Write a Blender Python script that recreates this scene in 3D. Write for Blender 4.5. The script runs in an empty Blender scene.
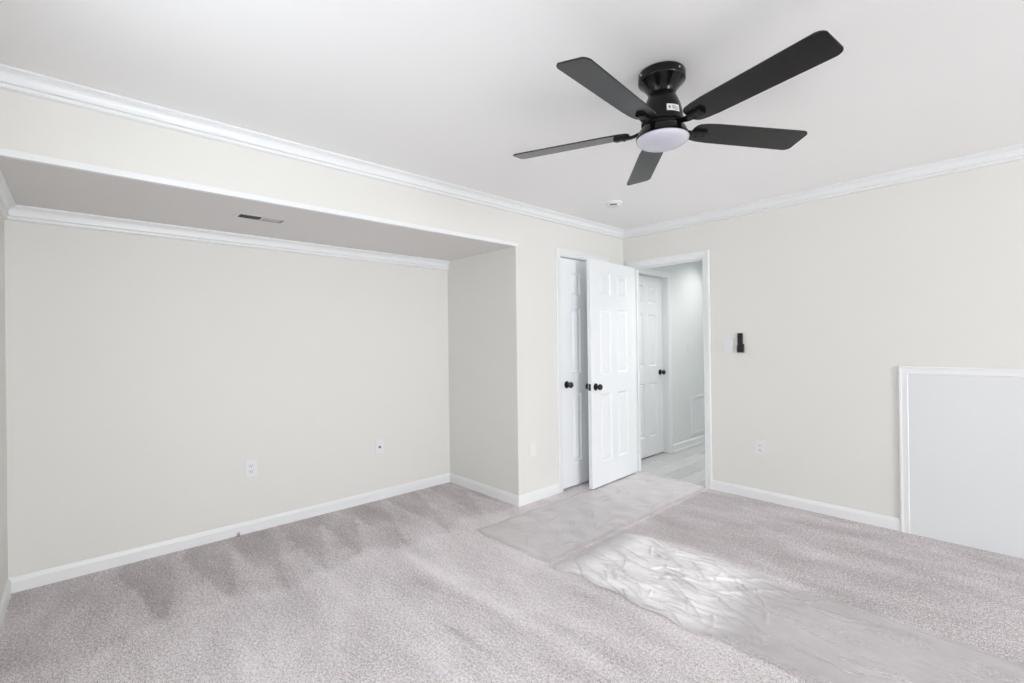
import bpy, bmesh, math, random
from mathutils import Vector, Matrix, noise
random.seed(7)
C = bpy.context.scene.collection
S = bpy.context.scene
PI = math.pi
H = 2.44            # ceiling height
W_IMG = 1024

# ---------------------------------------------------------------- camera
def make_camera():
    f = 471.089
    yaw, pitch, roll = math.radians(47.343), math.radians(0.122), math.radians(-0.73)
    fw = Vector((-math.sin(yaw)*math.cos(pitch), math.cos(yaw)*math.cos(pitch), math.sin(pitch)))
    rt = Vector((math.cos(yaw), math.sin(yaw), 0)); up = rt.cross(fw)
    r2 = rt*math.cos(roll) + up*math.sin(roll); u2 = -rt*math.sin(roll) + up*math.cos(roll)
    cam = bpy.data.cameras.new('camera'); o = bpy.data.objects.new('camera', cam); C.objects.link(o)
    cam.sensor_width = 36; cam.lens = f*36/W_IMG; cam.clip_start = .02
    M = Matrix((r2, u2, -fw)).transposed().to_4x4(); M.translation = Vector((2.7604, -4.1073, 1.3159))
    o.matrix_world = M; S.camera = o
make_camera()

# ---------------------------------------------------------------- world, daylight, exposure
S.view_settings.view_transform = 'Standard'; S.view_settings.look = 'None'
S.view_settings.gamma = 1; S.view_settings.use_curve_mapping = False
S.view_settings.exposure = -0.04
S.cycles.use_denoising = True
S.cycles.max_bounces = 16; S.cycles.diffuse_bounces = 10; S.cycles.transparent_max_bounces = 16
S.cycles.sample_clamp_indirect = 6
w = bpy.data.worlds.new('sky'); S.world = w; w.use_nodes = True
w.node_tree.nodes['Background'].inputs[0].default_value = (.80, .90, 1, 1)
w.node_tree.nodes['Background'].inputs[1].default_value = 1.6

def area(name, loc, direction, sx, sy, power, col):
    l = bpy.data.lights.new(name, 'AREA'); l.shape = 'RECTANGLE'; l.size = sx; l.size_y = sy
    l.energy = power; l.color = col
    o = bpy.data.objects.new(name, l); C.objects.link(o); o.location = loc
    o.rotation_euler = Vector(direction).to_track_quat('-Z', 'Z').to_euler()
# daylight entering through the two windows (east wall; south one added to light the doorway wall)
area('east_window_daylight', (9.58, -3.0, 1.4), (-1, 0, 0), 2.3, 1.6, 415, (.93, .97, 1))
area('south_window_fill', (1.6, -4.52, 1.45), (0, 1, 0), 1.35, 1.35, 23, (.90, .95, 1))

# ---------------------------------------------------------------- materials
def mat(name, col, rough=.5, metal=0, coat=0, spec=.5, emit=None, estr=0):
    m = bpy.data.materials.new(name); m.use_nodes = True
    b = m.node_tree.nodes['Principled BSDF']
    b.inputs['Base Color'].default_value = (*col, 1); b.inputs['Roughness'].default_value = rough
    b.inputs['Metallic'].default_value = metal; b.inputs['Coat Weight'].default_value = coat
    b.inputs['Specular IOR Level'].default_value = spec
    if emit: b.inputs['Emission Color'].default_value = (*emit, 1); b.inputs['Emission Strength'].default_value = estr
    return m
def N(m, kind, **kw):
    n = m.node_tree.nodes.new(kind)
    for k, v in kw.items():
        if k in n.inputs: n.inputs[k].default_value = v
        else: setattr(n, k, v)
    return n
def L(m, a, b): m.node_tree.links.new(a, b)
def bump(m, scale, strength, dist=.002, detail=4, stretch=None):
    b = m.node_tree.nodes['Principled BSDF']
    tc = N(m, 'ShaderNodeTexCoord'); nz = N(m, 'ShaderNodeTexNoise', Scale=scale, Detail=detail)
    src = tc.outputs['Object']
    if stretch:
        mp = N(m, 'ShaderNodeMapping'); mp.inputs['Scale'].default_value = stretch; L(m, src, mp.inputs[0]); src = mp.outputs[0]
    L(m, src, nz.inputs['Vector'])
    bp = N(m, 'ShaderNodeBump', Strength=strength, Distance=dist); L(m, nz.outputs[0], bp.inputs['Height']); L(m, bp.outputs[0], b.inputs['Normal'])
    return nz

WALL = mat('cream_wall_paint', (.736, .729, .696), .75); bump(WALL, 60, .12)
CEIL = mat('ceiling_paint', (.89, .89, .885), .85)
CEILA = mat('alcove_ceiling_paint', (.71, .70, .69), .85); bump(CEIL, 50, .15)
TRIM = mat('white_trim_paint', (.80, .81, .815), .35)
DOORM = mat('white_door_paint', (.83, .85, .865), .38); bump(DOORM, 40, .06, stretch=(1, 1, .15))
BOARD = mat('white_painted_board', (.725, .745, .755), .5); bump(BOARD, 30, .05)
HALLW = mat('hall_wall_paint', (.75, .775, .775), .6); bump(HALLW, 60, .1)
PLATE = mat('white_plastic', (.77, .77, .785), .3)
PLATE2 = mat('pale_wall_plate', (.78, .775, .75), .4)
SLOT = mat('dark_slot', (.13, .13, .14), .5)
GROOVE = mat('outlet_face_plastic', (.74, .74, .76), .35)
VENTD = mat('vent_dark_interior', (.01, .01, .01), .8)
VENTM = mat('vent_enamel', (.66, .65, .63), .4)
BLACK = mat('satin_black_metal', (.004, .004, .0045), .2, 0, 0, .3)
KNOB = mat('black_knob_metal', (.006, .006, .006), .3)
BLADE = mat('black_blade_laminate', (.007, .0075, .008), .24, 0, 0, .38)
BLADE.node_tree.nodes['Principled BSDF'].inputs['Coat IOR'].default_value = 1.9; BLADE.node_tree.nodes['Principled BSDF'].inputs['Coat Roughness'].default_value = .3
nz = bump(BLADE, 60, .12, .0006, 5, (1, 12, 1))
LENS = mat('frosted_lens', (.56, .56, .63), .22, 0, .5)
REMOTE = mat('black_remote_plastic', (.006, .006, .006), .35)
BUTTON = mat('grey_remote_button', (.07, .07, .075), .4)
STICK = mat('white_sticker', (.85, .85, .87), .5)
INK = mat('sticker_ink', (.12, .12, .14), .6)
SCREW = mat('steel_screw', (.7, .7, .7), .3, 1)
PAPER = mat('tuft_fibre', (.35, .27, .24), .9)

def carpet_material():
    m = bpy.data.materials.new('cut_pile_carpet'); m.use_nodes = True
    b = m.node_tree.nodes['Principled BSDF']; b.inputs['Roughness'].default_value = .95
    b.inputs['Specular IOR Level'].default_value = .15
    b.inputs['Sheen Weight'].default_value = .25; b.inputs['Sheen Roughness'].default_value = .5
    tc = N(m, 'ShaderNodeTexCoord')
    at = N(m, 'ShaderNodeAttribute', attribute_name='nap_shade')
    # nap shading along vacuum strokes: stretched noise
    mp = N(m, 'ShaderNodeMapping'); mp.inputs['Scale'].default_value = (1.1, 3.2, 1); mp.inputs['Rotation'].default_value = (0, 0, .12)
    L(m, tc.outputs['Object'], mp.inputs[0])
    n1 = N(m, 'ShaderNodeTexNoise', Scale=1.6, Detail=3, Roughness=.55); L(m, mp.outputs[0], n1.inputs['Vector'])
    n2 = N(m, 'ShaderNodeTexNoise', Scale=14, Detail=5, Roughness=.65); L(m, tc.outputs['Object'], n2.inputs['Vector'])
    n3 = N(m, 'ShaderNodeTexNoise', Scale=75, Detail=3, Roughness=.75); L(m, tc.outputs['Object'], n3.inputs['Vector'])
    n4 = N(m, 'ShaderNodeTexNoise', Scale=220, Detail=2, Roughness=.7); L(m, tc.outputs['Object'], n4.inputs['Vector'])
    def mul(src, k, off):
        q = N(m, 'ShaderNodeMath', operation='MULTIPLY_ADD'); L(m, src, q.inputs[0]); q.inputs[1].default_value = k; q.inputs[2].default_value = off; return q.outputs[0]
    def add(a, c):
        q = N(m, 'ShaderNodeMath', operation='ADD'); L(m, a, q.inputs[0]); L(m, c, q.inputs[1]); return q.outputs[0]
    v = add(mul(n1.outputs[0], .95, -.475), mul(n2.outputs[0], .35, -.175))
    v = add(v, mul(n3.outputs[0], 2.3, -1.15)); v = add(v, mul(n4.outputs[0], 4.6, -2.3))
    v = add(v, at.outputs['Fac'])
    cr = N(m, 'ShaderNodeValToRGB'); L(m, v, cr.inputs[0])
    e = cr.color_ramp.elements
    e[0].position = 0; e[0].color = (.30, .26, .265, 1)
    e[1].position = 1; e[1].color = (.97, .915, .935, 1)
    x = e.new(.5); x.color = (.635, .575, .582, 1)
    L(m, cr.outputs[0], b.inputs['Base Color'])
    h = add(n3.outputs[0], n4.outputs[0])
    bp = N(m, 'ShaderNodeBump', Strength=.7, Distance=.006); L(m, h, bp.inputs['Height']); L(m, bp.outputs[0], b.inputs['Normal'])
    return m
CARPET = carpet_material()

def film_material():
    m = bpy.data.materials.new('clear_plastic_film'); m.use_nodes = True
    nt = m.node_tree; nt.nodes.remove(nt.nodes['Principled BSDF']); out = nt.nodes['Material Output']
    tc = N(m, 'ShaderNodeTexCoord')
    n = N(m, 'ShaderNodeTexNoise', Scale=40, Detail=6, Roughness=.7, Distortion=.8); L(m, tc.outputs['Object'], n.inputs['Vector'])
    bp = N(m, 'ShaderNodeBump', Strength=.5, Distance=.006); L(m, n.outputs[0], bp.inputs['Height'])
    tr = N(m, 'ShaderNodeBsdfTransparent'); gl = N(m, 'ShaderNodeBsdfGlossy', Roughness=.25); L(m, bp.outputs[0], gl.inputs['Normal'])
    at = N(m, 'ShaderNodeAttribute', attribute_name='haze_glare')
    df = N(m, 'ShaderNodeBsdfDiffuse'); df.inputs[0].default_value = (.97, .945, .955, 1)
    fr = N(m, 'ShaderNodeFresnel', IOR=1.5); L(m, bp.outputs[0], fr.inputs['Normal'])
    k = N(m, 'ShaderNodeMath', operation='MULTIPLY_ADD'); k.inputs[1].default_value = .45; k.inputs[2].default_value = .03; k.use_clamp = True; L(m, fr.outputs[0], k.inputs[0])
    m1 = N(m, 'ShaderNodeMixShader'); L(m, at.outputs['Fac'], m1.inputs[0]); L(m, tr.outputs[0], m1.inputs[1]); L(m, df.outputs[0], m1.inputs[2])
    m2 = N(m, 'ShaderNodeMixShader'); L(m, k.outputs[0], m2.inputs[0]); L(m, m1.outputs[0], m2.inputs[1]); L(m, gl.outputs[0], m2.inputs[2])
    L(m, m2.outputs[0], out.inputs[0])
    return m
FILM = film_material()

def plank_material():
    m = mat('grey_vinyl_plank', (.5, .5, .5), .4); b = m.node_tree.nodes['Principled BSDF']
    tc = N(m, 'ShaderNodeTexCoord'); mp = N(m, 'ShaderNodeMapping'); mp.inputs['Rotation'].default_value = (0, 0, PI/2)
    L(m, tc.outputs['Object'], mp.inputs[0])
    br = N(m, 'ShaderNodeTexBrick', Scale=1.0); br.inputs['Brick Width'].default_value = 1.2; br.inputs['Row Height'].default_value = .18
    br.inputs['Mortar Size'].default_value = .0012; br.inputs['Color1'].default_value = (.62, .63, .63, 1)
    br.inputs['Color2'].default_value = (.46, .465, .46, 1); br.inputs['Mortar'].default_value = (.32, .32, .32, 1)
    L(m, mp.outputs[0], br.inputs['Vector'])
    mp2 = N(m, 'ShaderNodeMapping'); mp2.inputs['Scale'].default_value = (14, 1.2, 1); L(m, tc.outputs['Object'], mp2.inputs[0])
    n = N(m, 'ShaderNodeTexNoise', Scale=3, Detail=6); L(m, mp2.outputs[0], n.inputs['Vector'])
    mx = N(m, 'ShaderNodeMixRGB', blend_type='OVERLAY', Fac=.35); L(m, br.outputs[0], mx.inputs[1]); L(m, n.outputs[0], mx.inputs[2])
    L(m, mx.outputs[0], b.inputs['Base Color'])
    return m
PLANK = plank_material()

def glass_material():
    m = bpy.data.materials.new('window_glass'); m.use_nodes = True
    nt = m.node_tree; nt.nodes.remove(nt.nodes['Principled BSDF'])
    tr = N(m, 'ShaderNodeBsdfTransparent'); gl = N(m, 'ShaderNodeBsdfGlossy', Roughness=.02)
    mx = N(m, 'ShaderNodeMixShader'); mx.inputs[0].default_value = .06
    L(m, tr.outputs[0], mx.inputs[1]); L(m, gl.outputs[0], mx.inputs[2]); L(m, mx.outputs[0], nt.nodes['Material Output'].inputs[0])
    return m
GLASS = glass_material()

# ---------------------------------------------------------------- mesh helpers
def bx(bm, x0, x1, y0, y1, z0, z1, bev=0):
    vs = [bm.verts.new((x, y, z)) for x in (x0, x1) for y in (y0, y1) for z in (z0, z1)]
    fs = []
    for q in ((0,1,3,2), (4,6,7,5), (0,4,5,1), (2,3,7,6), (0,2,6,4), (1,5,7,3)):
        fs.append(bm.faces.new([vs[i] for i in q]))
    if bev:
        es = list({e for f in fs for e in f.edges})
        bmesh.ops.bevel(bm, geom=es, offset=bev, segments=2, affect='EDGES', profile=.6)
def extrude_profile(bm, prof, p0, p1, out, up=(0,0,1), m0=0, m1=0):
    """sweep profile [(u along out, v along up)] from p0 to p1; m0/m1 shift ends along the run per unit u (mitre)"""
    p0, p1, out, up = map(Vector, (p0, p1, out, up)); d = (p1-p0).normalized()
    a = [bm.verts.new(p0 + out*u + up*v + d*(m0*u)) for u, v in prof]
    b = [bm.verts.new(p1 + out*u + up*v + d*(m1*u)) for u, v in prof]
    n = len(prof)
    for i in range(n):
        j = (i+1) % n; bm.faces.new((a[i], a[j], b[j], b[i]))
    bm.faces.new(a[::-1]); bm.faces.new(b)
def lathe(bm, prof, seg=48, mtx=None, cap0=True, cap1=True):
    rings = []
    for r, z in prof:
        if r < 1e-6: rings.append([bm.verts.new((0, 0, z))])
        else: rings.append([bm.verts.new((r*math.cos(2*PI*i/seg), r*math.sin(2*PI*i/seg), z)) for i in range(seg)])
    for a, b in zip(rings, rings[1:]):
        for i in range(seg):
            j = (i+1) % seg
            if len(a) == 1 and len(b) == 1: break
            if len(a) == 1: bm.faces.new((a[0], b[i], b[j]))
            elif len(b) == 1: bm.faces.new((a[i], b[0], a[j]))
            else: bm.faces.new((a[i], b[i], b[j], a[j]))
    if cap0 and len(rings[0]) > 1: bm.faces.new(rings[0])
    if cap1 and len(rings[-1]) > 1: bm.faces.new(rings[-1][::-1])
    if mtx is not None: bmesh.ops.transform(bm, matrix=mtx, verts=[v for r in rings for v in r])
def obj(name, bm, m, parent=None, smooth=False, **props):
    bmesh.ops.recalc_face_normals(bm, faces=bm.faces)
    me = bpy.data.meshes.new(name); bm.to_mesh(me); bm.free(); me.materials.append(m)
    if smooth:
        for p in me.polygons: p.use_smooth = True
        if smooth != 'all': me.set_sharp_from_angle(angle=math.radians(38))
    o = bpy.data.objects.new(name, me); C.objects.link(o)
    if parent: o.parent = parent
    for k, v in props.items(): o[k] = v
    return o
def box_obj(name, m, b, parent=None, bev=0, **props):
    bm = bmesh.new(); bx(bm, *b, bev=bev); return obj(name, bm, m, parent, **props)
def empty(name, loc=(0,0,0), rotz=0, **props):
    o = bpy.data.objects.new(name, None); C.objects.link(o); o.location = loc; o.rotation_euler = (0, 0, rotz)
    o.empty_display_size = .05
    for k, v in props.items(): o[k] = v
    return o
def st(label, cat): return dict(kind='structure', label=label, category=cat)

# ---------------------------------------------------------------- dimensions
D = .9523; YA = -1.511; YL = -4.394; ZS = 2.093; XE = 9.4; T = .10
# closet opening in the plane x = 0, doorway opening in the plane y = 0
CY0, CY1, CZ = -.982, -.325, 2.078
DX0, DX1, DZ = .105, .832, 2.055
HX = -.045; HY1 = 4.2; HXR = 1.15     # hall

# ---------------------------------------------------------------- floor
def floor():
    bm = bmesh.new(); step = .015
    x0, x1, y0, y1 = -D-.05, XE+.05, YL-.05, .03
    nx, ny = int((x1-x0)/step), int((y1-y0)/step)
    lay = bm.verts.layers.float.new('nap_shade')
    lines = [((-.657,-3.70),(-.029,-3.80)), ((-.657,-3.397),(-.029,-3.53)), ((-.716,-3.139),(-.063,-3.263)), ((-.698,-2.83),(-.084,-3.034)),
             ((-.626,-2.598),(-.08,-2.806)), ((-.7,-2.322),(-.15,-2.486)), ((-.586,-2.014),(-.117,-2.161)), ((-.61,-1.607),(-.042,-1.837)), ((-.6,-1.40),(-.04,-1.54))]
    def sm(a, b, t):
        t = max(0, min(1, (t-a)/(b-a))); return t*t*(3-2*t)
    def nap_shade(x, y):
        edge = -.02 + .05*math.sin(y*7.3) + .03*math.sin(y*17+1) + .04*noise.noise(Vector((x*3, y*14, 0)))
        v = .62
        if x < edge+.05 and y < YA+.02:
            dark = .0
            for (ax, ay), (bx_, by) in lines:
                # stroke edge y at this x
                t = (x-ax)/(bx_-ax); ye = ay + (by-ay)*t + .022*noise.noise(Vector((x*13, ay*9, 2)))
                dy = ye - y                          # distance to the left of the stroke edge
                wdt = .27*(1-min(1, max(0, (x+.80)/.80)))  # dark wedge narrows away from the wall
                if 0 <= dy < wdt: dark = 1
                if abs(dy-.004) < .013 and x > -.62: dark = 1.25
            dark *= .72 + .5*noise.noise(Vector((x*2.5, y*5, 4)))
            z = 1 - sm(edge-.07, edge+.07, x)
            base = -.17 - .07*sm(-.05, -.7, x) - .22*dark  # alcove floor: brushed pile tone plus soffit light fall-off painted darker
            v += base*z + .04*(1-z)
        # strokes parallel to the alcove wall opening
        if x > .0 and y < -2.05:
            for (ya, wd, amp, xa, xb) in ((-2.58, .045, .14, .05, 1.75), (-2.70, .07, -.09, .4, 2.4), (-2.85, .014, -.2, .9, 1.25), (-3.25, .09, -.06, .2, 2.2),
                                          (-2.20, .05, -.08, .8, 1.9), (-3.02, .05, .07, .1, 2.0), (-3.6, .06, .07, .2, 2.0)):
                yy = ya + .03*math.sin(x*2.2+ya*3)
                v += 1.5*amp*math.exp(-((y-yy)/wd)**2)*sm(xa-.1, xa+.1, x)*(1-sm(xb-.2, xb+.1, x))
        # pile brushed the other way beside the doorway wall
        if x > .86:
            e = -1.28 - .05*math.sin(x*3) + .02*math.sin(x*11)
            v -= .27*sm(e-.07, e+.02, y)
            for k in range(7):
                v += .035*math.sin(5*x+k)*math.exp(-((y+.15+.17*k+.04*math.sin(3*x))/.03)**2)
        return v
    grid = []
    for i in range(nx+1):
        row = []
        for j in range(ny+1):
            x, y = x0+(x1-x0)*i/nx, y0+(y1-y0)*j/ny
            vv = bm.verts.new((x, y, 0)); vv[lay] = nap_shade(x, y); row.append(vv)
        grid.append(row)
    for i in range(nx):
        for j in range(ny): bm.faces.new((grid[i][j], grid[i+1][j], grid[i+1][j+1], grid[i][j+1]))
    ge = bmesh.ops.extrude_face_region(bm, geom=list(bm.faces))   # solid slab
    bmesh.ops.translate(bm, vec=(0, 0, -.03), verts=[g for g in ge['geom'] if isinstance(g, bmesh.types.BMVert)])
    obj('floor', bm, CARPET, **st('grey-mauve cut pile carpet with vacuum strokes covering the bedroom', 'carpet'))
floor()
box_obj('floor_hall', PLANK, (HX-.4, HXR+.1, .03, HY1+.1, -.03, -.002), **st('grey wood-look plank floor of the hall past the doorway', 'floor'))

# ---------------------------------------------------------------- ceilings
bm = bmesh.new(); bx(bm, -.12, XE+.12, YL-.12, .12, H, H+.1)
obj('ceiling', bm, CEIL, **st('white ceiling of the bedroom carrying the black fan', 'ceiling'))
# lowered alcove ceiling, with the shaft behind the supply vent
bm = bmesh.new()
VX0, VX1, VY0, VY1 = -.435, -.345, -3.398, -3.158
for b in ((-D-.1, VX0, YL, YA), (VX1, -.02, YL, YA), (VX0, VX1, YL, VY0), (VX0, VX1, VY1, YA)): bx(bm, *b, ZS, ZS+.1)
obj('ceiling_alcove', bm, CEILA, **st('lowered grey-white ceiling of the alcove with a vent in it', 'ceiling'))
box_obj('ceiling_hall', CEIL, (HX-.3, HXR+.1, T, HY1+.1, 2.42, 2.5), **st('hall ceiling past the doorway', 'ceiling'))

# ---------------------------------------------------------------- walls
box_obj('wall_alcove_back', WALL, (-D-.1, -D, YL-.1, YA+.1, 0, ZS), **st('cream back wall of the wide alcove', 'wall'))
box_obj('wall_left', WALL, (-D-.1, -.02, YL-.1, YL, 0, H), **st('narrow sliver of cream end wall at the left picture edge', 'wall'))
bm = bmesh.new()       # wall with the alcove opening and the closet opening
bx(bm, -.12, 0, YL, YA, ZS+.0001, H)
bx(bm, -D, 0, YA, YA+.12, 0, ZS+.0001); bx(bm, -.12, 0, YA, CY0, ZS, H)
bx(bm, -.12, 0, YA+.12, CY0, 0, ZS)
bx(bm, -.12, 0, CY0, CY1, CZ, H); bx(bm, -.12, 0, CY1, .12, 0, H)
obj('wall_closet', bm, WALL, **st('cream wall above the alcove and around the closet door', 'wall'))
bm = bmesh.new()
bx(bm, 0, DX0, 0, T, 0, H); bx(bm, DX0, DX1, 0, T, DZ, H); bx(bm, DX1, XE+.1, 0, T, 0, H)
obj('wall_doorway', bm, WALL, **st('cream wall with the open doorway, switch and remote', 'wall'))
# unseen walls with windows, positions chosen for the light balance
WE = (-4.2, -1.8, .5, 2.2); WS = (.9, 2.3, .8, 2.1)
bm = bmesh.new()
bx(bm, XE, XE+T, YL-.1, WE[0], 0, H); bx(bm, XE, XE+T, WE[1], 0, 0, H); bx(bm, XE, XE+T, WE[0], WE[1], 0, WE[2]); bx(bm, XE, XE+T, WE[0], WE[1], WE[3], H)
obj('wall_east', bm, WALL, **st('cream wall with a wide window, outside the picture to the right', 'wall'))
bm = bmesh.new()
bx(bm, -.02, WS[0], YL-.1, YL, 0, H); bx(bm, WS[1], XE, YL-.1, YL, 0, H); bx(bm, WS[0], WS[1], YL-.1, YL, 0, WS[2]); bx(bm, WS[0], WS[1], YL-.1, YL, WS[3], H)
obj('wall_south', bm, WALL, **st('cream wall behind the camera with an added window', 'wall'))
def window(name, axis, a0, a1, z0, z1, p, label):
    bm = bmesh.new(); mid = (a0+a1)/2; f = .05
    def b(u0, u1, w0, w1, d0=.0, d1=.06):
        if axis == 'x': bx(bm, p+d0, p+d1, u0, u1, w0, w1, bev=.003)
        else: bx(bm, u0, u1, p-d1, p-d0, w0, w1, bev=.003)
    b(a0, a0+f, z0, z1); b(a1-f, a1, z0, z1); b(a0+f, a1-f, z0, z0+f); b(a0+f, a1-f, z1-f, z1)
    b(mid-.03, mid+.03, z0+f, z1-f)
    o = obj(name, bm, TRIM, **st(label, 'window'))
    bm = bmesh.new(); sh = .03
    if axis == 'x': bx(bm, p+sh, p+sh+.004, a0+f, a1-f, z0+f, z1-f)
    else: bx(bm, a0+f, a1-f, p-sh-.004, p-sh, z0+f, z1-f)
    obj('pane', bm, GLASS, o)
window('window_1', 'x', WE[0], WE[1], WE[2], WE[3], XE+.03, 'white framed window in the wall right of the camera')
window('window_2', 'y', WS[0], WS[1], WS[2], WS[3], YL-.02, 'unseen white framed window added in the wall behind the camera')
# hall
bm = bmesh.new(); HD0, HD1, HDZ = .235, .952, 2.055
bx(bm, HX-.12, HX, T, HD0, 0, 2.42); bx(bm, HX-.12, HX, HD0, HD1, HDZ, 2.42); bx(bm, HX-.12, HX, HD1, HY1, 0, 2.42)
obj('wall_hall_left', bm, HALLW, **st('pale grey-green hall wall beyond the doorway', 'wall'))
box_obj('wall_hall_right', HALLW, (HXR, HXR+.1, T, HY1, 0, 2.42), **st('hall wall hidden to the right of the doorway', 'wall'))
box_obj('wall_hall_end', HALLW, (HX-.2, HXR+.1, HY1, HY1+.1, 0, 2.42), **st('end wall of the hall', 'wall'))
box_obj('wall_hall_room', VENTD, (HX-.4, HX-.35, T, 1.3, 0, 2.42), **st('dark room behind the closed hall door', 'wall'))
box_obj('wall_closet_side', WALL, (-.7, -.1201, 0, .1, 0, H), **st('side wall inside the closet', 'wall'))
box_obj('wall_closet_back', WALL, (-.7, -.65, -1.3, .1, 0, H), **st('back wall inside the closet', 'wall'))

# ---------------------------------------------------------------- trim
def crown_prof(dr, pr):   # u out from wall, v up (0 = ceiling)
    k = [(0, 0), (pr, 0), (pr, -.12*dr), (pr*.80, -.15*dr)]
    for i in range(9):
        a = i/8*PI/2
        k.append((pr*(.78-.46*math.sin(a)), -dr*(.18+.42*(1-math.cos(a)))))
    k += [(pr*.44, -.615*dr), (pr*.44, -.70*dr), (pr*.20, -.73*dr), (pr*.20, -.80*dr), (pr*.34, -.83*dr), (pr*.34, -.93*dr), (pr*.12, -dr), (0, -dr)]
    return k
CP = crown_prof(.084, .042)
def trim(name, bm, label, cat='moulding', m=TRIM, smooth=False): return obj(name, bm, m, smooth=smooth, **st(label, cat))
bm = bmesh.new(); extrude_profile(bm, CP, (0, YL, H), (0, 0, H), (1, 0, 0), m1=-1)
trim('trim_1', bm, 'white crown moulding above the alcove and closet wall', smooth=True)
bm = bmesh.new(); extrude_profile(bm, CP, (0, 0, H), (XE, 0, H), (0, -1, 0), m0=1)
trim('trim_2', bm, 'white crown moulding above the doorway wall', smooth=True)
CS = crown_prof(.082, .046)
bm = bmesh.new(); extrude_profile(bm, CS, (-D, YL, ZS), (-D, YA, ZS), (1, 0, 0), m0=1)
trim('trim_3', bm, 'white crown moulding along the alcove back wall', smooth=True)
bm = bmesh.new(); extrude_profile(bm, CS, (-D, YL, ZS), (-.0, YL, ZS), (0, 1, 0), m0=1)
trim('trim_4', bm, 'short crown moulding at the far left end of the alcove', smooth=True)
bm = bmesh.new(); extrude_profile(bm, CP, (.0, YL, H), (XE, YL, H), (0, 1, 0))
trim('trim_5', bm, 'crown moulding behind the camera', smooth=True)
# corner guards round the alcove opening
bm = bmesh.new(); bx(bm, -.022, .004, YL, YA+.03, ZS-.003, ZS+.025, bev=.0012)
trim('trim_6', bm, 'thin white edge strip along the lower edge of the bulkhead', 'edge trim')
bm = bmesh.new(); bx(bm, -.020, .003, YA-.003, YA+.030, .085, ZS-.003, bev=.0012)
trim('trim_7', bm, 'thin cream corner bead down the right edge of the alcove', 'edge trim', WALL)
# baseboards
HB, TB = .083, .012
BP = [(0, 0), (TB, 0), (TB, HB*.72), (TB*.85, HB*.80), (TB*.55, HB*.93), (TB*.35, HB), (0, HB)]
def baseboard(name, p0, p1, out, m0, m1, label, prof=BP):
    bm = bmesh.new(); extrude_profile(bm, prof, p0, p1, out, m0=m0, m1=m1); trim(name, bm, label, 'baseboard')
baseboard('baseboard_alcove_back', (-D, YL, 0), (-D, YA, 0), (1, 0, 0), 1, -1, 'white baseboard along the alcove back wall')
baseboard('baseboard_alcove_side', (-D, YA, 0), (0, YA, 0), (0, -1, 0), 1, 1, 'white baseboard on the short right side of the alcove')
baseboard('baseboard_closet', (0, YA, 0), (0, CY0-.057, 0), (1, 0, 0), -1, 0, 'short white baseboard between alcove corner and closet casing')
baseboard('baseboard_doorway', (.889, 0, 0), (2.183, 0, 0), (0, -1, 0), 0, 0, 'white baseboard between doorway casing and white panel')
baseboard('baseboard_left', (-D, YL, 0), (3, YL, 0), (0, 1, 0), 1, 0, 'white baseboard of the end wall at the left picture edge')
BPH = [(0, 0), (.024, 0), (.024, .012), (.013, .022), (.013, .075), (.006, .09), (0, .095)]
baseboard('baseboard_hall', (HX, HD1+.055, 0), (HX, HY1, 0), (1, 0, 0), 0, 0, 'white baseboard with shoe moulding in the hall', BPH)

# casings: profile (u across from opening outward, v out of wall)
CW = .057
def casing_prof(w=CW): return [(0, 0), (0, .009), (.006, .011), (.012, .010), (w*.55, .012), (w*.70, .017), (w*.92, .018), (w, .015), (w, 0)]
def casing(name, axis, pl, a0, a1, zt, sign, label, jamb=.12, stops=True, ztop_w=CW, m=TRIM, outer=(None, None)):
    """frame round an opening in the plane axis=pl; sign = direction out of wall"""
    bm = bmesh.new(); pr = casing_prof(); prt = casing_prof(ztop_w)
    def P(a, z): return (pl, a, z) if axis == 'x' else (a, pl, z)
    out = Vector((sign, 0, 0)) if axis == 'x' else Vector((0, sign, 0))
    al = Vector((0, 1, 0)) if axis == 'x' else Vector((1, 0, 0))
    def sweep(p0, p1, across, mit, prof):
        p0, p1 = Vector(p0), Vector(p1); d = (p1-p0).normalized()
        a = [bm.verts.new(p0 + across*u + out*v + d*(u*mit[0])) for u, v in prof]
        b = [bm.verts.new(p1 + across*u + out*v + d*(u*mit[1])) for u, v in prof]
        n = len(prof)
        for i in range(n): j = (i+1) % n; bm.faces.new((a[i], a[j], b[j], b[i]))
        bm.faces.new(a[::-1]); bm.faces.new(b)
    sweep(P(a0, 0), P(a0, zt), -al, (0, 1), pr); sweep(P(a1, 0), P(a1, zt), al, (0, 1), pr)
    sweep(P(a0, zt), P(a1, zt), Vector((0, 0, 1)), (-1, 1), pr)
    def jb(u0, u1, z0, z1, d0, d1):
        lo, hi = sorted((pl - sign*d0, pl - sign*d1))
        if axis == 'x': bx(bm, lo, hi, u0, u1, z0, z1)
        else: bx(bm, u0, u1, lo, hi, z0, z1)
    t = .006
    jb(a0-.001, a0+t, 0, zt, -.002, jamb+.001); jb(a1-t, a1+.001, 0, zt, -.002, jamb+.001); jb(a0+t, a1-t, zt-t, zt+.001, -.002, jamb+.001)
    if stops:
        jb(a0+t, a0+t+.011, 0, zt-t, .042, .075); jb(a1-t-.011, a1-t, 0, zt-t, .042, .075); jb(a0+t+.011, a1-t-.011, zt-t-.011, zt-t, .042, .075)
    return obj(name, bm, m, **st(label, 'door frame'))
cf = casing('trim_8', 'x', 0, CY0, CY1, CZ, 1, 'white casing round the closet door')
df = casing('trim_9', 'y', 0, DX0, DX1, DZ, -1, 'white casing round the open doorway to the hall', jamb=T)
hf = casing('trim_10', 'x', HX, HD0, HD1, HDZ, 1, 'white casing round the closed hall door', jamb=.119, stops=False)
bm = bmesh.new(); bx(bm, DX1-.0085, DX1-.006, .008, .036, .875, .935, bev=.0006)
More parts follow.
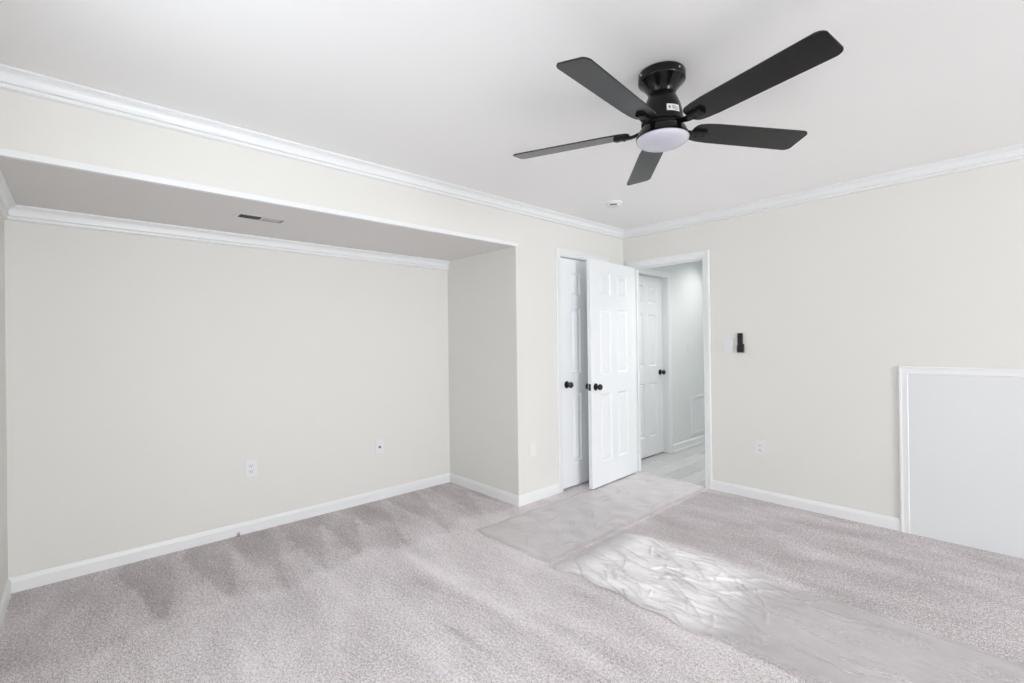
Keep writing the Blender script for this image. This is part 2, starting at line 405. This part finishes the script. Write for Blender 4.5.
obj('strike_plate', bm, KNOB, df, label='small black strike plate')
bm = bmesh.new(); bx(bm, -.030, .0035, CY0+.005, CY0+.0085, .905, .965, bev=.0006)
obj('strike_plate', bm, KNOB, cf, label='small black strike plate')

# ---------------------------------------------------------------- six panel doors
def door_slab(w, h, t=.035, stile=.14, mull=.10):
    """slab in local x (0..w from the hinge), z, thickness local y centred"""
    pw = (w-2*stile-mull)/2
    xs = [0, stile, stile+pw, stile+pw+mull, w-stile, w]
    zs = [0, .215, .825, 1.01, 1.60, 1.725, 1.925, h]
    bm = bmesh.new()
    def face_side(y, s):
        g = [[bm.verts.new((x, y, z)) for z in zs] for x in xs]
        for i in range(5):
            for j in range(7):
                if i in (1, 3) and j in (1, 3, 5):
                    ring = [g[i][j], g[i+1][j], g[i+1][j+1], g[i][j+1]]
                    x0, x1, z0, z1 = xs[i], xs[i+1], zs[j], zs[j+1]
                    for ins, dep in ((.005, .004), (.012, .011), (.020, .011), (.040, .003)):
                        nr = [bm.verts.new((X, y - s*dep, Z)) for X, Z in ((x0+ins, z0+ins), (x1-ins, z0+ins), (x1-ins, z1-ins), (x0+ins, z1-ins))]
                        for k in range(4): bm.faces.new((ring[k], ring[(k+1) % 4], nr[(k+1) % 4], nr[k]))
                        ring = nr
                    bm.faces.new(ring)
                else: bm.faces.new((g[i][j], g[i+1][j], g[i+1][j+1], g[i][j+1]))
        return g
    a = face_side(t/2, 1); b = face_side(-t/2, -1)
    for i in range(5):
        bm.faces.new((a[i][0], a[i+1][0], b[i+1][0], b[i][0])); bm.faces.new((a[i][-1], a[i+1][-1], b[i+1][-1], b[i][-1]))
    for j in range(7):
        bm.faces.new((a[0][j], a[0][j+1], b[0][j+1], b[0][j])); bm.faces.new((a[-1][j], a[-1][j+1], b[-1][j+1], b[-1][j]))
    return bm
def knob_bm(side, t=.035):
    bm = bmesh.new()
    prof = [(0, 0), (.032, 0), (.033, .003), (.030, .007), (.018, .010), (.011, .014), (.010, .026), (.014, .030), (.023, .036), (.0275, .045), (.0265, .055), (.020, .062), (.010, .065), (0, .0655)]
    M = Matrix.Rotation(-PI/2, 4, 'X') if side > 0 else Matrix.Rotation(PI/2, 4, 'X')
    lathe(bm, prof, 32, Matrix.Translation((0, side*t/2, 0)) @ M)
    return bm
def door(name, w, h, hinge, rotz, z0, label, kx=None, kz=.90, latch=True, flip=1, hinge_side=1):
    bm = door_slab(w, h)
    o = obj(name, bm, DOORM, **st(label, 'door')); o.location = (*hinge, z0); o.rotation_euler = (0, 0, rotz)
    kx = kx or w-.065
    for s in (-1, 1):
        k = obj('door_knob', knob_bm(s), KNOB, o, smooth=True, label='round black door knob'); k.location = (kx, 0, kz)
    if latch:
        bm = bmesh.new(); bx(bm, w-.0005, w+.0015, -.0125, .0125, kz-.029, kz+.029, bev=.0004)
        bx(bm, w+.0015, w+.010, -.006, .006, kz-.009, kz+.009, bev=.002)
        obj('latch_plate', bm, KNOB, o, label='black latch plate on the door edge')
    for hz in (.2, 1.0, 1.8):
        bm = bmesh.new(); lathe(bm, [(0, -.045), (.006, -.045), (.006, .045), (0, .045)], 12)
        bx(bm, -.0015, 0, -.014*hinge_side-.01, -.014*hinge_side+.012, -.044, .044)
        h_ = obj('hinge', bm, KNOB, o, smooth=True, label='black door hinge'); h_.location = (-.003, hinge_side*.020, hz)
    return o
# closet door, hinge on the doorway side, knob near the alcove side; faces +x
door('door_1', CY1-CY0-.020, 2.042, (-.0195, CY1-.009), -PI/2, .018, 'narrow six-panel white closet door, closed behind the open door', kz=.915, hinge_side=1, latch=False)
# bedroom door standing open at about ninety degrees
fh, ff = Vector((.140, -.030)), Vector((.180, -.787))      # visible face: hinge end and free end on the floor
ang = math.atan2(ff.y-fh.y, ff.x-fh.x)
n = Vector((-math.sin(ang), math.cos(ang)))
if n.x < 0: n = -n
hinge_pt = fh - n*.0175
door('door_2', (ff-fh).length, 2.032, tuple(hinge_pt), ang, .014, 'white six-panel bedroom door standing open in front of the closet', kz=.897, hinge_side=-1)
# closed hall door
door('door_3', HD1-HD0-.016, 2.03, (HX-.085, HD0+.008), PI/2, .014, 'white six-panel door closed in the hall wall, seen through the doorway', kz=.935, hinge_side=-1, latch=False)

# ---------------------------------------------------------------- white panel at the right
pn = empty('wall_panel', (2.183, 0, 0), label='large plain white panel with moulded frame against the wall at the right edge', category='panel')
PW = 1.9; PH = 1.122
bm = bmesh.new(); bx(bm, .05, PW, -.012, 0, .0, PH-.045)
obj('board', bm, BOARD, pn)
FP = [(0, 0), (0, .015), (.004, .018), (.012, .018), (.018, .0155), (.038, .0155), (.042, .0165), (.047, .0160), (.050, .013), (.050, 0)]
bm = bmesh.new()
def sweepf(bm, p0, p1, across, out, mit, prof):
    p0, p1, across, out = map(Vector, (p0, p1, across, out)); d = (p1-p0).normalized()
    a = [bm.verts.new(p0 + across*u + out*v + d*(u*mit[0])) for u, v in prof]; b = [bm.verts.new(p1 + across*u + out*v + d*(u*mit[1])) for u, v in prof]
    k = len(prof)
    for i in range(k): j = (i+1) % k; bm.faces.new((a[i], a[j], b[j], b[i]))
    bm.faces.new(a[::-1]); bm.faces.new(b)
sweepf(bm, (0, 0, 0), (0, 0, PH), (1, 0, 0), (0, -1, 0), (0, -1), FP)
sweepf(bm, (0, 0, PH), (PW, 0, PH), (0, 0, -1), (0, -1, 0), (1, 0), FP)
obj('frame_moulding', bm, TRIM, pn)

# ---------------------------------------------------------------- ceiling fan
FX, FY, FZ = 1.7399, -2.2917, H
fan = empty('ceiling_fan', (FX, FY, FZ), label='black five-blade flush ceiling fan with a frosted light bowl', category='ceiling fan')
bm = bmesh.new(); lathe(bm, [(0, 0), (.088, 0), (.094, -.003), (.096, -.008), (.096, -.036), (.093, -.041), (.088, -.044), (.082, -.050), (.074, -.060), (.064, -.072), (.058, -.083), (.0555, -.092), (0, -.092)], 64)
obj('canopy', bm, BLACK, fan, smooth=True)
for a in (-.25, -2.05, 1.2, 2.8):
    bm = bmesh.new(); lathe(bm, [(0, 0), (.0045, 0), (.004, .0025), (0, .0035)], 12, Matrix.Rotation(a, 4, 'Z') @ Matrix.Translation((.0955, 0, -.020)) @ Matrix.Rotation(PI/2, 4, 'Y'))
    obj('canopy_screw', bm, SCREW, fan, smooth=True, label='small steel screw')
bm = bmesh.new(); lathe(bm, [(0, -.088), (.0535, -.088), (.055, -.094), (.060, -.106), (.068, -.124), (.0755, -.144), (.081, -.166), (.0845, -.188), (.0855, -.204), (.0855, -.214), (.082, -.218), (0, -.218)], 64)
obj('motor_housing', bm, BLACK, fan, smooth=True)
bm = bmesh.new(); lathe(bm, [(0, -.217), (.078, -.217), (.080, -.221), (.080, -.232), (.090, -.236), (.095, -.242), (.099, -.252), (.104, -.262), (.108, -.270), (.108, -.277), (0, -.277)], 64)
obj('light_housing', bm, BLACK, fan, smooth=True)
pr = [(.1065, -.2765), (.107, -.280)]
for i in range(1, 13):
    a = i/12*PI/2; pr.append((.106*math.cos(a), -.280-.032*math.sin(a)))
pr[-1] = (0, pr[-1][1])
bm = bmesh.new(); lathe(bm, pr, 64); obj('lamp_bowl', bm, LENS, fan, smooth='all')
def body_r(z):
    P_ = [(-.124, .068), (-.144, .0755), (-.166, .081), (-.188, .0845), (-.204, .0855)]
    for (z0, r0), (z1, r1) in zip(P_, P_[1:]):
        if z1 <= z <= z0: return r0+(r1-r0)*(z-z0)/(z1-z0)
    return .0855
def wrap(a0, a1, z0, z1, off, na=10, nz_=4):
    bm = bmesh.new(); g = []
    for i in range(na+1):
        a = a0+(a1-a0)*i/na; g.append([bm.verts.new(((body_r(z0+(z1-z0)*j/nz_)+off)*math.cos(a), (body_r(z0+(z1-z0)*j/nz_)+off)*math.sin(a), z0+(z1-z0)*j/nz_)) for j in range(nz_+1)])
    for i in range(na):
        for j in range(nz_): bm.faces.new((g[i][j], g[i+1][j], g[i+1][j+1], g[i][j+1]))
    return bm
camaz = math.atan2(-4.1073-FY, 2.7604-FX)
sc_ = camaz + math.radians(32); sw = .34
stk = obj('sticker', wrap(sc_-sw, sc_+sw, -.196, -.168, .0012), STICK, fan, smooth='all', label='small white paper sticker with dark print')
bmi = wrap(sc_-sw*.72, sc_-sw*.48, -.187, -.177, .0018, 3, 2)
obj('sticker_print', bmi, INK, stk, label='dark print')
for k, (u0, u1, z) in enumerate(((-.25, .35, -.175), (-.25, .65, -.180), (-.25, .75, -.185), (-.1, .7, -.190))):
    obj('sticker_print', wrap(sc_+sw*u0, sc_+sw*u1, z-.0009, z+.0009, .0018, 6, 1), INK, stk)
# blades
def blade_outline():
    pts = []; R0, R1 = .135, .672
    w0, w1 = .058, .066          # half widths near root and tip
    # root end rounded
    def arc(cx, cy, r, a0, a1, k=6): return [(cx+r*math.cos(a0+(a1-a0)*i/k), cy+r*math.sin(a0+(a1-a0)*i/k)) for i in range(k+1)]
    pts += arc(R1-.030, w1-.030+.002, .028, PI/2, .30)
    pts += arc(R1-.030, -w1+.030-.002, .028, -.30, -PI/2)
    pts += [(R0+.10, -w0-.002), (R0+.05, -w0+.002)] + arc(R0+.030, -w0+.030+.006, .030, -PI/2, -PI)[1:]
    pts += arc(R0+.030, w0-.030-.006, .030, PI, PI/2) + [(R0+.05, w0-.002), (R0+.10, w0+.002)]
    return pts
def blade_bm():
    bm = bmesh.new(); o = blade_outline(); t = .003
    top = [bm.verts.new((x, y, t)) for x, y in o]; bot = [bm.verts.new((x, y, -t)) for x, y in o]
    bm.faces.new(top); bm.faces.new(bot[::-1])
    for i in range(len(o)): j = (i+1) % len(o); bm.faces.new((top[i], top[j], bot[j], bot[i]))
    es = [e for e in bm.edges if len({round(v.co.z, 4) for v in e.verts}) == 1]
    bmesh.ops.bevel(bm, geom=es, offset=.001, segments=1, affect='EDGES')
    return bm
def arm_bm():
    # bracket from the motor rim: neck then a raised tongue lying under the blade
    bm = bmesh.new()
    secs = [(.070, .013, .002, .006), (.090, .012, .000, .006), (.112, .0125, -.007, .006), (.130, .015, -.0105, .006), (.150, .0185, -.0105, .0065), (.195, .0205, -.0105, .0065), (.203, .017, -.010, .006)]
    prev = None
    for x, hw, z, th in secs:
        r = [bm.verts.new((x, y, zz)) for y, zz in ((-hw, z-th*.2), (-hw*.7, z-th), (hw*.7, z-th), (hw, z-th*.2), (hw, z+th*.9), (-hw, z+th*.9))]
        if prev:
            for i in range(6): j = (i+1) % 6; bm.faces.new((prev[i], prev[j], r[j], r[i]))
        else: bm.faces.new(r[::-1])
        prev = r
    bm.faces.new(prev)
    return bm
PH0 = -.2280; ZB = -.2474; PITCH = math.radians(-12)
bm0 = blade_bm(); me_b = None
for k in range(5):
    a = PH0 + k*2*PI/5
    if k == 0:
        b = obj('blade', bm0, BLADE, fan, smooth=True); ar = obj('blade_arm', arm_bm(), BLACK, b)
        ar.location = (0, 0, 0)
        bmS = bmesh.new()
        for sx, sy in ((.160, .010), (.160, -.010), (.188, 0)):
            lathe(bmS, [(0, -.0035), (.0035, -.003), (.004, 0), (0, 0)], 10, Matrix.Translation((sx, sy, -.0165)))
        sb = obj('arm_screws', bmS, BLACK, b)
        proto = (b, ar, sb)
    else:
        b = proto[0].copy(); C.objects.link(b); b.parent = fan
        for ch in proto[1:]: c = ch.copy(); C.objects.link(c); c.parent = b
    b.location = (0, 0, ZB+.012)
    b.rotation_euler = (Matrix.Rotation(a, 3, 'Z') @ Matrix.Rotation(PITCH, 3, 'X')).to_euler()

# ---------------------------------------------------------------- small fittings
# smoke detector
sd = empty('smoke_detector', (.52, -.905, H), label='small round white smoke detector on the ceiling beyond the fan', category='smoke detector')
bm = bmesh.new(); lathe(bm, [(0, 0), (.068, 0), (.070, -.004), (.068, -.012), (.062, -.015), (0, -.015)], 48); obj('mounting_base', bm, PLATE, sd, smooth=True)
bm = bmesh.new(); lathe(bm, [(.052, -.013), (.054, -.016), (.053, -.026), (.046, -.033), (.020, -.036), (0, -.036)], 48); obj('cover', bm, PLATE, sd, smooth=True)
bm = bmesh.new(); ca = math.atan2(-4.1073+.94, 2.7604-.5)
g = []
for i in range(13):
    a = ca-.55+1.1*i/12; g.append([bm.verts.new((r*math.cos(a), r*math.sin(a), z)) for r, z in ((.0545, -.0235), (.0535, -.0275), (.0478, -.0328))])
for i in range(12):
    for j in range(2): bm.faces.new((g[i][j], g[i+1][j], g[i+1][j+1], g[i][j+1]))
obj('sensor_slot', bm, SLOT, sd, label='dark sensor slot')

# alcove ceiling vent
av = empty('air_vent', ((VX0+VX1)/2, (VY0+VY1)/2, ZS), label='narrow ceiling air vent with one dark and one closed louvre half above the alcove', category='vent')
bm = bmesh.new(); hx, hy = (VX1-VX0)/2, (VY1-VY0)/2; fr = .014; th = .003
bx(bm, -hx-fr, hx+fr, -hy-fr-.01, -hy, -th, 0, bev=.0015); bx(bm, -hx-fr, hx+fr, hy, hy+fr+.01, -th, 0, bev=.0015)
bx(bm, -hx-fr, -hx, -hy, hy, -th, 0, bev=.0015); bx(bm, hx, hx+fr, -hy, hy, -th, 0, bev=.0015); bx(bm, -hx, hx, -.004, .004, -th, 0)
obj('frame', bm, VENTM, av)
bm = bmesh.new(); bx(bm, -hx, hx, -hy, hy, .05, .055); bx(bm, -hx, -hx+.001, -hy, hy, 0, .05); bx(bm, hx-.001, hx, -hy, hy, 0, .05); bx(bm, -hx, hx, -hy, -hy+.001, 0, .05); bx(bm, -hx, hx, hy-.001, hy, 0, .05)
obj('duct', bm, VENTD, av, label='dark duct interior')
for s in (-1, 1):
    for i in range(9):
        yc = s*(.012+i*.0135)
        bm = bmesh.new(); bx(bm, -hx+.002, hx-.002, -.0007, .0007, -.007, .007)
        bmesh.ops.rotate(bm, verts=bm.verts, cent=(0, 0, 0), matrix=Matrix.Rotation(math.radians(42*s), 3, 'X'))
        o_ = obj('louvre', bm, VENTM, av); o_.location = (0, yc, .004)

def plate_frame(name, w, h, normal, loc, label, cat, m=PLATE, group=None):
    """plate builder: local x right, local z up, local -y out of the wall"""
    rz = {'-y': 0, '+x': PI/2}[normal]
    e = empty(name, loc, rz, label=label, category=cat)
    bm = bmesh.new(); bx(bm, -w/2, w/2, -.006, 0, -h/2, h/2, bev=.0025); obj('cover_plate', bm, m, e)
    return e
def screw(e, x, z, m=PLATE):
    bm = bmesh.new(); lathe(bm, [(0, 0), (.0032, 0), (.0026, .0012), (0, .0014)], 10, Matrix.Translation((x, -.006, z)) @ Matrix.Rotation(PI/2, 4, 'X')); obj('screw', bm, m, e)
def duplex(name, normal, loc, label):
    e = plate_frame(name, .074, .118, normal, loc, label, 'outlet'); 
    for s in (-1, 1):
        bm = bmesh.new(); bx(bm, -.017, .017, -.0085, -.005, s*.0195-.014, s*.0195+.014, bev=.003)
        f = obj('socket_face', bm, GROOVE, e)
        bm = bmesh.new()
        bx(bm, -.0078, -.0048, -.0091, -.008, s*.0195-.001, s*.0195+.008); bx(bm, .0048, .0078, -.0091, -.008, s*.0195, s*.0195+.007)
        lathe(bm, [(0, 0), (.0028, 0), (.0028, .001), (0, .001)], 12, Matrix.Translation((0, -.0081, s*.0195-.007)) @ Matrix.Rotation(PI/2, 4, 'X'))
        obj('slots', bm, SLOT, f, label='dark socket slots')
    screw(e, 0, 0)
    return e
duplex('wall_outlet', '+x', (-D, -3.214, .448), 'white double wall outlet on the alcove back wall, left of the cable plate')
duplex('wall_outlet', '-y', (1.292, 0, .428), 'white double wall outlet right of the doorway above the baseboard')
e = plate_frame('cable_plate', .074, .118, '+x', (-D, -2.232, .448), 'white cable jack plate on the alcove back wall near its right corner', 'wall plate')
bm = bmesh.new(); lathe(bm, [(0, 0), (.011, 0), (.011, .003), (.0055, .003), (.0055, .010), (0, .010)], 20, Matrix.Translation((0, -.006, -.004)) @ Matrix.Rotation(PI/2, 4, 'X'))
obj('jack', bm, SLOT, e, smooth=True, label='dark round jack'); screw(e, 0, .042); screw(e, 0, -.042)
e = plate_frame('blank_plate', .072, .114, '+x', (0, -1.348, .432), 'blank cream-painted wall plate between the alcove corner and closet', 'wall plate', PLATE2)
screw(e, 0, .03, PLATE2); screw(e, 0, -.03, PLATE2)
e = plate_frame('light_switch', .074, .118, '-y', (1.046, 0, 1.262), 'white rocker light switch left of the black remote', 'switch')
bm = bmesh.new(); bx(bm, -.0165, .0165, -.0095, -.005, -.033, .033, bev=.002); obj('rocker', bm, PLATE, e); screw(e, 0, .048); screw(e, 0, -.048)
e = plate_frame('hall_switch', .116, .118, '+x', (HX, 1.47, 1.215), 'white double switch plate on the hall wall beside the door', 'switch')
for s in (-1, 1):
    bm = bmesh.new(); bx(bm, -.0165+s*.023, .0165+s*.023, -.0095, -.005, -.033, .033, bev=.002); obj('rocker', bm, PLATE, e)
# fan remote in its holder
rm = empty('remote_control', (1.150, 0, 1.288), label='slim black fan remote sitting in the wall cradle', category='remote')
bm = bmesh.new(); bx(bm, -.0225, .0185, -.022, -.0075, -.072, .082, bev=.003); obj('body', bm, REMOTE, rm)
for x, z in ((-.002, .052), (-.010, .030), (.006, .030), (-.002, .014)):
    bm = bmesh.new(); lathe(bm, [(0, 0), (.005, 0), (.0045, .0015), (0, .0018)], 16, Matrix.Translation((x, -.020, z)) @ Matrix.Rotation(PI/2, 4, 'X')); obj('button', bm, BUTTON, rm, smooth=True)
rh = empty('remote_cradle', (1.150, 0, 1.250), label='black wall cradle holding the fan remote', category='holder')
bm = bmesh.new(); bx(bm, -.026, .026, -.0075, 0, -.043, .030, bev=.001); bx(bm, -.026, -.0226, -.024, -.0075, -.043, .020, bev=.001); bx(bm, .0185, .026, -.024, -.0075, -.043, .020, bev=.001)
bx(bm, -.026, .026, -.024, -.0075, -.043, -.037, bev=.001); bx(bm, -.026, .026, -.0265, -.0215, -.043, -.002, bev=.001)
obj('holder_shell', bm, REMOTE, rh)

# hall return grille
gr = empty('return_grille', (HX, 1.93, .375), PI/2, label='large white return air grille low on the hall wall', category='vent')
bm = bmesh.new(); gw, gh = .45, .245
for b in ((-gw, -gw+.03, -gh+.0, gh), (gw-.03, gw, -gh, gh), (-gw+.03, gw-.03, gh-.03, gh), (-gw+.03, gw-.03, -gh, -gh+.03)): bx(bm, b[0], b[1], -.010, 0, b[2], b[3], bev=.002)
obj('frame', bm, TRIM, gr)
bm = bmesh.new(); bx(bm, -gw+.03, gw-.03, -.0015, 0, -gh+.03, gh-.03); obj('backing', bm, HALLW, gr)
for i in range(26):
    bm = bmesh.new(); x = -gw+.045+i*(2*gw-.09)/25; bx(bm, x-.0012, x+.0012, -.0085, -.0015, -gh+.03, gh-.03); obj('fin', bm, TRIM, gr)

# recessed hall light
hl = empty('recessed_light', (.42, 1.58, 2.42), label='round recessed light in the hall ceiling', category='light')
bm = bmesh.new(); lathe(bm, [(.050, 0), (.075, 0), (.075, -.005), (.055, -.006), (.050, -.002)], 40, cap0=False, cap1=False); obj('trim_ring', bm, TRIM, hl, smooth=True)
bm = bmesh.new(); lathe(bm, [(0, -.001), (.050, -.001), (.050, -.003), (0, -.003)], 40)
obj('lens', bm, mat('lit_lens', (.9, .9, .9), .5, emit=(.95, .98, 1), estr=12), hl)
def hall_lamp_or_fill(loc, p):
    l = bpy.data.lights.new('hall_lamp_or_fill_light', 'SPOT'); l.energy = p; l.color = (1, .985, .97); l.spot_size = math.radians(150); l.spot_blend = .9; l.shadow_soft_size = .05
    o = bpy.data.objects.new('hall_lamp_or_fill_light', l); C.objects.link(o); o.location = loc
hall_lamp_or_fill((.42, 1.58, 2.41), 40)
hall_lamp_or_fill((.55, 3.3, 2.41), 26)
hall_lamp_or_fill((.80, .60, 2.41), 55)  # extra lamp without a fixture, added to brighten the hall door

# ---------------------------------------------------------------- plastic film on the carpet
def sm_(a, b, t):
    t = max(0, min(1, (t-a)/(b-a))); return t*t*(3-2*t)
def film(x0, x1, y0, y1, label, z, seed, haze_glare, crease_amp, creases, step, wob=.055):
    """thin crumpled sheet: gentle waves plus a network of sharp crease lines; creases = (count, x0, x1, y0, y1, heading, spread, length)"""
    rnd = random.Random(seed)
    from mathutils import noise
    nx, ny = int((x1-x0)/step), int((y1-y0)/step)
    hgt = [[0.0]*(ny+1) for _ in range(nx+1)]; lin = [[0.0]*(ny+1) for _ in range(nx+1)]
    for cnt, a0, a1, b0, b1, head, spread, length in creases:
        for _ in range(cnt):
            x, y = rnd.uniform(a0, a1), rnd.uniform(b0, b1); th = head + rnd.gauss(0, spread)
            n_ = int(length*rnd.uniform(.35, 1.3)/.005); s_ = rnd.choice((1, 1, 1, -.5)); wd = rnd.uniform(.006, .014); cv = rnd.gauss(0, .03); pw = rnd.uniform(.4, 1)
            for k in range(n_):
                th += cv*.25 + rnd.gauss(0, .05); x += math.cos(th)*.005; y += math.sin(th)*.005
                fade = min(1, k/(.25*n_+1), (n_-k)/(.25*n_+1))
                ci, cj = (x-x0)/(x1-x0)*nx, (y-y0)/(y1-y0)*ny; rr = int(wd/step)+1
                for i in range(max(0, int(ci)-rr), min(nx, int(ci)+rr+1)+1):
                    for j in range(max(0, int(cj)-rr), min(ny, int(cj)+rr+1)+1):
                        d = math.hypot((i-ci)*step, (j-cj)*step)
                        t = 1-d/wd
                        if t > 0:
                            hv = s_*pw*fade*t
                            if abs(hv) > abs(hgt[i][j]): hgt[i][j] = hv
                            q_ = fade*pw*max(0, 1-d/(step*.9)); lin[i][j] = max(lin[i][j], q_)
    bm = bmesh.new(); grid = []; hz = bm.verts.layers.float.new('haze_glare')
    for i in range(nx+1):
        row = []
        for j in range(ny+1):
            u, v = i/nx, j/ny; x = x0+(x1-x0)*u; y = y0+(y1-y0)*v
            ca_ = crease_amp(x, y)
            h = z + ca_*(.9*hgt[i][j] + .45*noise.noise(Vector((x*5+seed, y*16, 0))) + .25*noise.noise(Vector((x*20+seed, y*34, 0))))
            k = min(1, min(min(u, 1-u)*(x1-x0), min(v, 1-v)*(y1-y0))/.05); h = z*.5 + (h-z*.5)*(.3+.7*k)
            wx = .2*wob*noise.noise(Vector((y*5, seed, u*2)))*abs(2*u-1)**3; wy = wob*noise.noise(Vector((x*5, 5+v*2, seed)))*abs(2*v-1)**3
            vv = bm.verts.new((x+wx, y+wy, max(.002, h)))
            vv[hz] = haze_glare(x, y)*(1 + .22*noise.noise(Vector((x*6, y*9, seed))))*(1-.45*lin[i][j])*(.55+.45*k); row.append(vv)  # milky film plus painted glare; crease shading painted in as thinner haze
        grid.append(row)
    for i in range(nx):
        for j in range(ny): bm.faces.new((grid[i][j], grid[i+1][j], grid[i+1][j+1], grid[i][j+1]))
    o = obj('plastic_film', bm, FILM, smooth='all', label=label, category='plastic film', group='carpet protection film')
    if o.data.polygons[0].normal.z < 0: o.data.flip_normals()
    return o
film(.135, .840, -2.07, .02, 'clear film runner leading straight out of the doorway over the carpet', .005, 3,
     lambda x, y: .42+.10*sm_(-1.2, -.3, y), lambda x, y: .004+.006*math.exp(-((y+1.80)/.22)**2),
     ((26, .15, .85, -2.0, -.1, PI/2, .5, .22), (16, .55, .85, -2.05, -1.45, PI/2+.3, .5, .2), (8, .2, .8, -2.0, -.6, 0, .5, .15)), .010)
film(.862, 3.6, -2.07, -1.325, 'crinkled clear film strip lying across the carpet toward the right edge', .009, 11,
     lambda x, y: .30+.67*sm_(.88, 1.08, x)*(1-sm_(1.62, 1.95, x)), lambda x, y: .005+.013*sm_(.87, 1.05, x)*(1-sm_(1.7, 2.2, x)),  # bright crinkle zone: reflected glare painted in as whiter film
     ((60, .88, 1.85, -2.05, -1.35, -.10, .16, .42), (60, 1.0, 1.75, -2.03, -1.37, -.3, .6, .16), (34, 1.9, 3.5, -2.05, -1.35, -.05, .12, .5)), .0065)

# a loose carpet tuft against the alcove baseboard
bm = bmesh.new()
for k in range(7):
    a = random.uniform(-.5, .5); x, y = random.uniform(0, .012), random.uniform(-.012, .012)
    lathe(bm, [(0, 0), (.0012, .001), (.001, .02+.008*random.random()), (0, .03)], 6, Matrix.Translation((x, y, 0)) @ Matrix.Rotation(a, 4, 'X') @ Matrix.Rotation(a*.7, 4, 'Y'))
t_ = obj('carpet_tuft', bm, PAPER, smooth=True, label='tiny frayed carpet tuft standing against the alcove baseboard below the outlet', category='tuft')
t_.location = (-D+.02, -3.30, 0)
